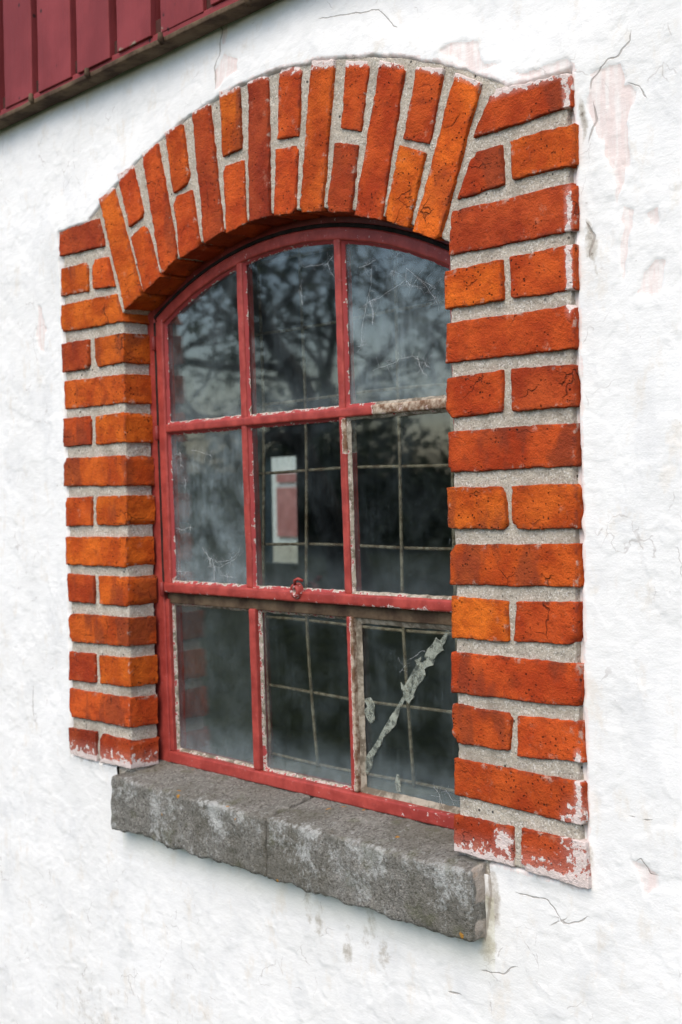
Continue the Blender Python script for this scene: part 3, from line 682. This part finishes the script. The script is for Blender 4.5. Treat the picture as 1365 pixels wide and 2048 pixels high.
# ------------------------------------------------------------------ window
win = link('arched_window', None, None, barn, label='arched iron window of nine dusty panes with flaking red paint')
win.rotation_euler = (.018, 0, 0)                     # the whole frame leans out a little at the top
RED = (.36, .050, .039, 1); REDD = (.23, .029, .024, 1)
FY = .0655                                             # face of the outer frame
def painted(name, Vv, Fb, peel=None, col=RED, amp=.0007, par=None, label=None):
    Vv = wobble(Vv, amp, .02, 300); Vv = wobble(Vv, amp*.6, .11, 340)
    pe = np.zeros(len(Vv)) if peel is None else peel(Vv)
    o = link(name, mesh_np(name, Vv, Fb, True, dict(peel=pe)), MR, par or win, label=label); o.color = col; return o
def joinq(lst):
    off = 0; A_, B_ = [], []
    for v, f in lst: A_.append(v); B_.append(f+off); off += len(v)
    return np.concatenate(A_), np.concatenate(B_)
# outer frame: two jambs, arched head, bottom rail
z_sp = lambda R, x: -.43+math.sqrt(R*R-x*x)
lo_peel = lambda v: .32+.25*sstep(-.46, -.49, v[:, 2])
painted('frame_jamb', *slab(rect(-.452, -.4035, -.50, z_sp(.905, .43)), FY, .04, .006, .003)[:2], lambda v: .2+0*v[:, 0])
painted('frame_jamb', *slab(rect(.4035, .452, -.50, z_sp(.905, .43)), FY, .04, .006, .003)[:2], lambda v: .2+0*v[:, 0])
painted('frame_head', *polar_slab(0, -.43, .8785, .91, -.52, .52, FY+.001, .04, .006, .003), lambda v: .3+0*v[:, 0], REDD)
painted('frame_rail', *slab(rect(-.4035, .4035, -.496, -.474), FY-.002, .04, .006, .0035)[:2], lambda v: .26+.1*sstep(.1, .3, v[:, 0]))
# lower fixed light: stiles, head strip and bars (set a little deeper)
LY = FY+.006
painted('fixed_stile', *slab(rect(-.4045, -.394, -.474, -.184), LY-.003, .02, .006, .002)[:2])
painted('fixed_stile', *slab(rect(.394, .4045, -.474, -.184), LY-.003, .02, .006, .002)[:2])
Vv, Fb = slab(rect(-.4035, .4035, -.192, -.172), LY+.001, .02, .006, .002)[:2]
link('fixed_head', mesh_np('fixed_head', wobble(Vv, .001, .02, 310), Fb), MWOOD, win)
M1, M2 = -.133, .1275
painted('glazing_bar', *slab(rect(M1-.0100, M1+.0080, -.474, -.190), LY-.004, .022, .005, .003)[:2], lambda v: .25+0*v[:, 0])
painted('glazing_bar', *slab(rect(M2-.0105, M2+.0045, -.474, -.190), LY-.004, .022, .005, .003)[:2], lambda v: .30+.6*sstep(M2-.004, M2+.003, v[:, 0]))
# opening sash: stiles, arched head, bottom rail, bars
SF = FY-.003; zs = z_sp(.872, .398)
painted('sash_stile', *slab(rect(-.3985, -.3745, -.170, zs-.004), SF, .024, .005, .004)[:2], lambda v: .2+0*v[:, 0])
painted('sash_stile', *slab(rect(.3745, .3985, -.170, zs-.004), SF, .024, .005, .004)[:2], lambda v: .2+0*v[:, 0])
aa = math.asin(.398/.872)
painted('sash_head', *polar_slab(0, -.43, .852, .8735, -aa, aa, SF+.001, .024, .005, .004), lambda v: .3+0*v[:, 0])
painted('sash_rail', *slab(rect(-.396, .396, -.171, -.1525), SF-.003, .024, .005, .004)[:2], lambda v: .2+.14*sstep(.05, .3, v[:, 0])+.22*sstep(-.164, -.17, v[:, 2]))
b1 = joinq([slab(rect(M1-.0080, M1+.0085, -.154, z_sp(.855, M1)), SF+.001, .024, .005, .004)[:2]])
painted('glazing_bar', *b1, lambda v: .2+0*v[:, 0])
b2 = slab(rect(M2-.0080, M2+.0080, -.154, z_sp(.855, M2)), SF+.001, .024, .005, .004)[:2]
painted('glazing_bar', *b2, lambda v: .2+.75*sstep(M2-.002, M2+.004, v[:, 0])*sstep(.07, .075, v[:, 2])*sstep(.131, .126, v[:, 2])+.15*sstep(M2+.004, M2+.01, v[:, 0])*sstep(.15, .1, v[:, 2]),
        label='middle glazing bar with its paint broken away')
hb = slab(rect(-.376, .376, .1295, .1455), SF-.0005, .026, .005, .004)[:2]
painted('cross_bar', *hb, lambda v: .22+.65*sstep(.198, .206, v[:, 0]), label='cross bar stripped of paint at its right end')
# dark strips added to paint the shade of the open joint between sash and frame
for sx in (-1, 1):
    link('joint_shade_strip', mesh_np('joint_shade_strip', *slab(rect(sx*.401-.0036, sx*.401+.0036, -.168, zs-.006), SF+.0006, .015, .006, .0015)[:2]), MDARK, win)
link('joint_shade_strip', mesh_np('joint_shade_strip', *polar_slab(0, -.43, .8728, .8796, -aa-.004, aa+.004, SF+.0012, .015, .006, .0015)), MDARK, win)
# hinges and latch lug
for zz in (.131, -.165, .30):
    Vt, Ft = tube([(-.4005, SF-.002, zz-.014), (-.4005, SF-.002, zz-.012), (-.4005, SF-.002, zz+.012), (-.4005, SF-.002, zz+.014)], [.003, .0048, .0048, .003], 10)
    h_ = link('hinge', mesh_py('hinge', Vt, Ft, True), MR, win); h_.color = REDD
lx, _, lz = P(590, 1183, SF-.006)
def lug():
    n = 16; V_ = []; F_ = []
    for k in range(n):
        a = 2*math.pi*k/n; ca, sa = math.cos(a), math.sin(a)
        for (r_, yy) in ((.0045, .000), (.0045, -.007), (.0075, -.0095), (.0115, -.007), (.013, .003)):
            V_.append((lx+r_*ca, SF-.003+yy, lz+r_*sa*1.05))
    m_ = 5
    for k in range(n):
        for j in range(m_-1):
            a, b = k*m_+j, ((k+1) % n)*m_+j; F_.append((a, a+1, b+1, b))
    return V_, F_
lo = link('latch_lug', mesh_py('latch_lug', *lug(), True), MR, win); lo.color = RED
at = lo.data.attributes.new('peel', 'FLOAT', 'POINT'); at.data.foreach_set('value', [.45]*len(lo.data.vertices))
pn_ = tube([(lx, SF-.003, lz), (lx, SF-.001, lz)], .0046, 12); link('latch_hole', mesh_py('latch_hole', *pn_), MDARK, win)
pin = tube([(lx+.002, SF-.010, lz+.010), (lx+.006, SF-.013, lz+.018), (lx+.013, SF-.012, lz+.021), (lx+.019, SF-.006, lz+.017)], .0026, 8)
pin_o = link('latch_pin', mesh_py('latch_pin', *pin, True), MR, win); pin_o.color = RED

# panes and putty
def outline(x0, x1, z0, top, ins, arch):
    a, b, c = x0+ins, x1-ins, z0+ins
    if not arch: return [(a, c), (b, c), (b, top-ins), (a, top-ins)]
    R = .852-ins; n = 14
    return [(a, c), (b, c)]+[(b+(a-b)*i/n, z_sp(R, b+(a-b)*i/n)) for i in range(n+1)]
cols = [(-.3745, M1-.0080), (M1+.0085, M2-.0080), (M2+.0080, .3745)]
colb = [(-.394, M1-.0100), (M1+.0080, M2-.0105), (M2+.0045, .394)]
rows = [(.1455, None, True), (-.1525, .1295, False), (-.474, -.192, False)]
dust = {(0, 0): (.35, .25), (0, 1): (.18, .25), (0, 2): (.85, .25), (1, 0): (.85, .4), (1, 1): (.10, .15), (1, 2): (.10, .16), (2, 0): (.14, .45), (2, 1): (.13, .5), (2, 2): (.20, .42)}
redp = {(0, 0): .75, (0, 1): .7, (0, 2): .75, (1, 0): .7, (1, 1): .72, (1, 2): .3, (2, 0): .35, (2, 1): .4, (2, 2): .06}
plab = {(0, 0): 'arched top pane at the left, dark along the jamb', (0, 1): 'arched middle pane at the top reflecting trees', (0, 2): 'arched top pane clouded with cobweb by the right jamb',
        (1, 0): 'heavily dusted pane in the middle row beside the left jamb', (1, 1): 'centre pane with a bright far opening showing through', (1, 2): 'middle row pane by the right jamb',
        (2, 0): 'bottom pane beside the left jamb', (2, 1): 'bottom pane in the middle', (2, 2): 'cracked bottom pane mended with a diagonal putty smear'}
for r_ in range(3):
    for c_ in range(3):
        x0, x1 = (colb if r_ == 2 else cols)[c_]; z0, zt_, ar = rows[r_]; gy = (LY if r_ == 2 else SF)+.0105
        ol = outline(x0, x1, z0, zt_, -.003, ar); n = len(ol)
        Vp = [(x, gy, z) for x, z in ol]+[(x, gy+.003, z) for x, z in ol]
        Fp = [tuple(range(n)), tuple(range(2*n-1, n-1, -1))]+[((i+1) % n, i, i+n, (i+1) % n+n) for i in range(n)]
        cx = sum(v[0] for v in Vp)/len(Vp); cz = sum(v[2] for v in Vp)/len(Vp)
        me = mesh_py('pane', [(v[0]-cx, v[1]-gy, v[2]-cz) for v in Vp], Fp)
        po = link('pane', me, MG, win, label=plab[(r_, c_)]); po.location = (cx, gy, cz)
        po.rotation_euler = (random.uniform(-.006, .006), 0, random.uniform(-.008, .008)); po.color = (*dust[(r_, c_)], 0, 1)
        # putty fillet, finely divided along its length
        wd = .009 if (r_, c_) == (2, 2) else (.005 if r_ == 2 else .0048)
        A_ = outline(x0, x1, z0, zt_, -.0005, ar); B_ = outline(x0, x1, z0, zt_, wd, ar)
        def dense(Lp):
            out = []
            for i in range(len(Lp)):
                p, q = np.array(Lp[i]), np.array(Lp[(i+1) % len(Lp)]); m_ = 2 if (ar and i >= 2 and i < len(Lp)-1) else 34
                out += [p+(q-p)*k/m_ for k in range(m_)]
            return np.array(out)
        A_, B_ = dense(A_), dense(B_); n = len(A_); Bn = np.stack([fbm2(B_[:, 0], B_[:, 1], .012, 3, 7), fbm2(B_[:, 0], B_[:, 1], .012, 3, 8)], -1)*.0016
        mid = (A_+B_)/2
        Vq = np.concatenate([np.c_[A_[:, 0], np.full(n, gy-.006), A_[:, 1]], np.c_[mid[:, 0]+Bn[:, 0], np.full(n, gy-.0035), mid[:, 1]+Bn[:, 1]], np.c_[B_[:, 0]+Bn[:, 0], np.full(n, gy-.0006), B_[:, 1]+Bn[:, 1]]])
        i = np.arange(n); j = (i+1) % n
        Fq = np.concatenate([np.stack([i, j, j+n, i+n], -1), np.stack([i+n, j+n, j+2*n, i+2*n], -1)])
        rv = np.full(len(Vq), redp[(r_, c_)]); rv[2*n:] -= .22
        if (r_, c_) == (0, 2): rv -= .6*(Vq[:, 2] < .16)*(Vq[:, 0] > .2)
        if (r_, c_) in ((0, 0), (0, 1), (1, 0), (1, 1)): rv -= .18*(Vq[:, 2] < z0+.012)
        link('putty', mesh_np('putty', Vq, Fq, True, dict(red=rv)), MPU, win)
# putty smears mending the crack in the lower right pane
gy9 = LY+.0105-.0004
def blob(pts, seed):
    gy9 = LY+.0105-.0004-.00012*(seed-30)
    w2 = [PX(a, b, gy9) for a, b in pts]; out = []
    for i in range(len(w2)):
        p, q = np.array(w2[i]), np.array(w2[(i+1) % len(w2)])
        for k in range(4): out.append(p+(q-p)*k/4)
    out = np.array(out); out = out+.0022*np.stack([fbm2(out[:, 0], out[:, 1], .009, 2, seed), fbm2(out[:, 0], out[:, 1], .009, 2, seed+5)], -1)
    n = len(out); c = out.mean(0); Vb = [(x, gy9, z) for x, z in out]+[(x*.93+c[0]*.07, gy9-.0007, z*.93+c[1]*.07) for x, z in out]
    return Vb, [tuple(range(n, 2*n))]+[(i, (i+1) % n, (i+1) % n+n, i+n) for i in range(n)]
for k, pts in enumerate(([(899,1252),(860,1306),(815,1375),(770,1445),(722,1530),(704,1562),(708,1566),(728,1534),(776,1449),(820,1379),(865,1310),(901,1257)], [(897,1258),(880,1285),(862,1302),(852,1318),(838,1330),(824,1352),(830,1358),(848,1340),(866,1320),(884,1296)],
            [(884,1285),(868,1278),(862,1290),(850,1300),(845,1318),(852,1322),(868,1312),(884,1304),(880,1294)],
            [(848,1322),(828,1332),(812,1362),(800,1384),(802,1400),(812,1410),(822,1396),(832,1374),(848,1352),(846,1338)],
            [(800,1404),(790,1420),(772,1440),(760,1462),(752,1478),(758,1482),(770,1470),(786,1452),(792,1432)],
            [(766,1462),(748,1486),(734,1504),(722,1522),(718,1548),(728,1552),(738,1540),(740,1518),(756,1492)],
            [(724,1400),(736,1398),(744,1414),(742,1432),(744,1444),(736,1452),(726,1436),(722,1424),(730,1416)],
            [(786,1552),(794,1556),(794,1588),(786,1590),(783,1570)], [(838,1316),(826,1322),(830,1334),(842,1336)], [(866,1322),(862,1332),(850,1336),(852,1324)],
            [(802,1372),(797,1366),(800,1384),(806,1384)], [(820,1384),(824,1398),(814,1410),(808,1398)])):
    link('putty_smear', mesh_py('putty_smear', *blob(pts, 30+k)), MSMEAR, win)

# ------------------------------------------------------------------ iron lattice on the inner side of the wall
lat = link('iron_lattice', None, None, barn, label='rusty iron lattice standing behind the glass')
LYB = .30
vx = [P(612, 1000, LYB)[0]+.1325*i for i in range(-1, 5)]
hz = [.475, .335, .195, .057, -.087, -.235, -.372, -.508]
for i, x in enumerate(vx):
    if abs(x) > .412: continue
    bend = .022 if i in (1, 3) else .004
    pts = [(x+.003*math.sin(7*z+i)+(bend*((-.22-z)/.3)**1.3 if z < -.22 else 0), LYB+.002*math.sin(9*z), z) for z in np.linspace(-.514, .498, 22)]
    link('lattice_rod', mesh_py('lattice_rod', *tube(pts, .0034, 6), True), MRUST, lat)
for i, z in enumerate(hz):
    pts = [(x, LYB+.006, z+.002*math.sin(11*x+i)) for x in np.linspace(-.409, .409, 16)]
    link('lattice_rod', mesh_py('lattice_rod', *tube(pts, .0032, 6), True), MRUST, lat)

# ------------------------------------------------------------------ red board cladding of the loft
clad = link('board_cladding', None, None, barn, label='dark red vertical boards above the plaster')
BY = -.030
gaps = [P(a, b, BY)[0] for a, b in ((4, 210), (71, 190), (149, 150), (228, 112), (311, 68), (413, 18))]
pit = (gaps[-1]-gaps[0])/5
xs = [gaps[0]-pit*i for i in range(8, 0, -1)]+gaps+[gaps[-1]+pit*i for i in range(1, 14)]
zb0 = P(232, 108, BY)[2]
for i in range(len(xs)-1):
    g2 = .013
    zb_ = zb0+random.uniform(-.003, .003); x0, x1 = xs[i]+g2, xs[i+1]-g2
    Vv, Fb, g, _ = slab(rect(x0, x1, zb_, 2.65), BY+random.uniform(-.002, .002), .022, .02, .002)
    Vv = wobble(Vv, .0012, .06, 500+i)
    wear = .85*sstep(zb_+.03, zb_, Vv[:, 2])*sstep(.1, .6, fbm3(Vv, .06, 2, 60+i))
    link('board', mesh_np('board', Vv, Fb, True, dict(wear=wear)), MBD, clad)
for i in range(1, len(xs)-1):
    link('underboard', box_mesh('underboard', xs[i]-.03, xs[i]+.03, BY+.0235, .078, zb0+.004, 2.65), MGAP, clad)
zs0 = P(250, 121, BY-.004)[2]
Vv, Fb, g, _ = slab(rect(WX0, WX1, zs0, zs0+.0105), BY-.004, .036, .03, .003)
Vv = wobble(Vv, .0016, .05, 800)
link('drip_strip', mesh_np('drip_strip', Vv, Fb, True), MWOOD, clad, label='weathered wooden drip strip under the boards')
Vv, Fb, g, _ = slab(rect(WX0, WX1, zs0+.0120, zs0+.025), BY+.004, .03, .03, .002)
o = link('red_fillet', mesh_np('red_fillet', wobble(Vv, .001, .05, 810), Fb, True), MBD, clad)
for a, b in ((65, 200), (177, 150), (324, 80), (497, 2)):
    x, _, z = P(a, b, BY-.006); Vt, Ft = tube([(x, BY-.009, z+.012), (x, BY-.0085, z), (x, BY-.004, z-.008)], [.004, .006, .004], 8)
    link('strip_peg', mesh_py('strip_peg', Vt, Ft, True), MWOOD, clad)
link('soffit_board', box_mesh('soffit_board', WX0, WX1, BY+.01, .08, zb0+.006, zb0+.03), MGAP, clad)

# ------------------------------------------------------------------ cobwebs on the panes
def web(name, strands, Y, label, rad=.00032, seed=1, fuzz=0):
    rr = random.Random(seed); parts = []
    for st in strands:
        pts = [P(a, b, Y-.018*P(a, b, Y)[2]-.0015*rr.random()) for a, b in st]; out = []
        for i in range(len(pts)-1):
            for k in range(5):
                t = k/5; p = pts[i]*(1-t)+pts[i+1]*t; out.append(p+np.array([rr.gauss(0, .0006), 0, rr.gauss(0, .0006)]))
        out.append(pts[-1]); parts.append(tube(out, [rad*rr.uniform(.5, 1.5) for _ in out], 4))
        for _ in range(fuzz):
            p = out[rr.randrange(len(out))]; a = rr.uniform(0, 6.28); L_ = rr.uniform(.004, .02)
            q = p+np.array([L_*math.cos(a), 0, L_*math.sin(a)]); m_ = (p+q)/2+np.array([rr.gauss(0, .002), 0, rr.gauss(0, .002)])
            parts.append(tube([p, m_, q], rad*.5, 3))
    return link(name, mesh_py(name, *join(parts), True), MWEB, label=label, cat='cobweb', group='cobwebs on the window panes')
YW = SF+.0095
web('cobweb', [[(722,690),(727,640),(735,600),(742,570),(745,530)],[(727,690),(724,680)],[(735,605),(760,595),(790,575),(812,560),(813,535)],[(813,535),(835,555),(860,570),(872,578)],
               [(835,555),(855,575),(868,595),(875,605)],[(728,612),(740,604),(752,597)],[(740,600),(748,630),(745,650),(746,620)],[(718,535),(735,530),(752,520)],[(785,520),(800,505)],
               [(760,735),(785,728),(800,718),(825,712),(838,720)],[(835,715),(842,735),(845,745)],[(850,725),(855,733)],[(812,560),(820,570),(850,575)],[(780,550),(785,540),(800,548)]],
    YW, 'tangled white cobweb across the arched pane beside the right jamb', .00015, 3, 14)
web('cobweb', [[(655,528),(668,555),(680,552)],[(655,528),(668,510)],[(604,560),(602,590),(606,610)],[(608,535),(655,528)]], YW, 'thin cobweb in the arched middle pane', .00015, 5, 8)
web('cobweb', [[(405,1095),(418,1115),(435,1125),(460,1120),(478,1105),(480,1095)],[(418,1115),(422,1130),(440,1135),(470,1118)],[(352,1055),(365,1060),(382,1054)],[(350,1142),(372,1143)],[(382,900),(405,905),(425,912)],
               [(360,905),(362,930)],[(372,960),(370,990)],[(440,1150),(465,1155)],[(425,1120),(430,1140),(428,1160)]], YW, 'cobweb sagging like a hammock in the dusty pane by the left jamb', .00015, 8, 18)
web('cobweb', [[(820,1320),(845,1302),(858,1306)],[(868,1575),(880,1590),(884,1610)],[(890,1578),(905,1600)],[(812,1330),(800,1345)]], LY+.0092, 'few loose threads of cobweb on the cracked bottom pane', .00015, 9, 6)

# ------------------------------------------------------------------ what the glass mirrors: trees across the yard
def leaf_cloud(centers, n, size, spread, rr):
    c = np.asarray(centers)[rr.integers(0, len(centers), n)]; p = c+rr.normal(0, spread, (n, 3))
    a = rr.normal(0, 1, (n, 3)); a /= np.linalg.norm(a, axis=1)[:, None]; b = np.cross(a, rr.normal(0, 1, (n, 3))); b /= np.linalg.norm(b, axis=1)[:, None]
    s = size*rr.uniform(.6, 1.4, (n, 1)); V_ = np.stack([p-a*s, p+b*s*.5, p+a*s, p-b*s*.5], 1).reshape(-1, 3)
    return V_, np.arange(4*n).reshape(n, 4)
def tree(x, y, h, seed, nleaf, label, spread=.35, lsize=.12):
    rr = random.Random(seed); nr = np.random.default_rng(seed)
    root = link('yard_tree', None, label=label, cat='tree', group='trees across the yard'); root.location = (x, y, GZ)
    parts = []; tips = []
    def grow(p, d, L_, r, lev):
        pts = [p]; rad = [r]; q = Vector(p); dd = Vector(d).normalized()
        for k in range(5):
            dd = (dd+Vector((rr.gauss(0, .11), rr.gauss(0, .11), rr.gauss(.03, .06)))).normalized(); q = q+dd*L_/5; pts.append(q.copy()); rad.append(r*(1-.13*(k+1)))
            if lev > 0 and k >= (2 if lev == 3 else 1):
                for _ in range(2 if lev > 1 else 1):
                    ax = Vector((rr.gauss(0, 1), rr.gauss(0, 1), rr.gauss(.1, .5))).normalized()
                    grow(q.copy(), dd*.55+ax*.8, L_*rr.uniform(.5, .68), rad[-1]*.55, lev-1)
            if lev <= 1 and k >= 3: tips.append(q.copy())
        parts.append(tube(pts, rad, 6 if lev > 1 else 3))
        if lev > 0: grow(q.copy(), dd, L_*.62, rad[-1]*.8, lev-1)
    grow(Vector((0, 0, 0)), Vector((rr.gauss(0, .04), rr.gauss(0, .04), 1)), h*.42, h*.03, 3)
    link('trunk', mesh_py('trunk', *join(parts), True), MBARK, root)
    tips = rr.sample(tips, max(4, int(len(tips)*.45)))
    V_, F_ = leaf_cloud([tuple(t) for t in tips], nleaf, lsize, spread, nr)
    link('crown', mesh_np('crown', V_, F_, False), MLEAF, root); return root
tree(-10.6, -9.6, 8.5, 3, 350, 'broad bare-limbed tree nearest the barn, mirrored in the middle panes', .3)
tree(-11.5, -12.8, 9.5, 5, 450, 'tall thin-leaved tree mirrored in the right-hand panes', .35)
tree(-15.5, -9.8, 9, 8, 700, 'leafy tree mirrored in the panes by the left jamb', .4)
tree(-9.0, -15.5, 9, 11, 800, 'far tree at the edge of the yard', .4)
tree(-24.0, -20.0, 11, 14, 1300, 'tallest tree at the back of the yard', .45)
hr = np.random.default_rng(4)
hc = [(-26+i*.28+hr.normal(0, .3), -26+i*.05+hr.normal(0, .5)+(6 if i < 30 else 0), GZ+hr.uniform(.1, 2.2)) for i in range(110)]
Vh, Fh = leaf_cloud(hc, 30000, .11, .5, hr)
link('hedge', mesh_np('hedge', Vh, Fh, False), MLEAF, label='dark hedge closing the yard far behind the trees', cat='hedge', kind='stuff')

# ------------------------------------------------------------------ house seen right through the barn
HY = 12.0
c0 = P(558, 1020, HY); hx = c0[0]
house = link('farm_house', None, label='white house with a red boarded gate seen through the far opening', cat='house'); house.location = (hx, HY, GZ)
wz0 = GZ
link('house_wall', box_mesh('house_wall', -7, 7, 0, 6, 0, 4.2), MP, house)
g0 = P(559, 1020, HY)[0]-hx; g1 = P(600, 1020, HY)[0]-hx; gz0 = P(575, 1073, HY)[2]-GZ; gz1 = P(575, 947, HY)[2]-GZ
link('plinth', box_mesh('plinth', -7, 7, -.03, -.002, 0, P(575, 1088, HY)[2]-GZ), MM, house)
for i in range(6):
    a = g0+(g1-g0)*i/6; link('gate_board', box_mesh('gate_board', a+.01, a+(g1-g0)/6-.01, -.06, -.004, gz0, gz0+(gz1-gz0)*.78), MGATE, house)
    link('gate_board', box_mesh('gate_board', a+.01, a+(g1-g0)/6-.01, -.06, -.004, gz0+(gz1-gz0)*.86, gz1), MGATE, house)
link('house_roof', mesh_py('house_roof', [(-7.4, -.4, 4.1), (7.4, -.4, 4.1), (7.4, 3, 6.6), (-7.4, 3, 6.6), (-7.4, 6.4, 4.1), (7.4, 6.4, 4.1)], [(0, 1, 2, 3), (3, 2, 5, 4), (0, 3, 4), (1, 5, 2), (0, 4, 5, 1)]), MROOF, house)
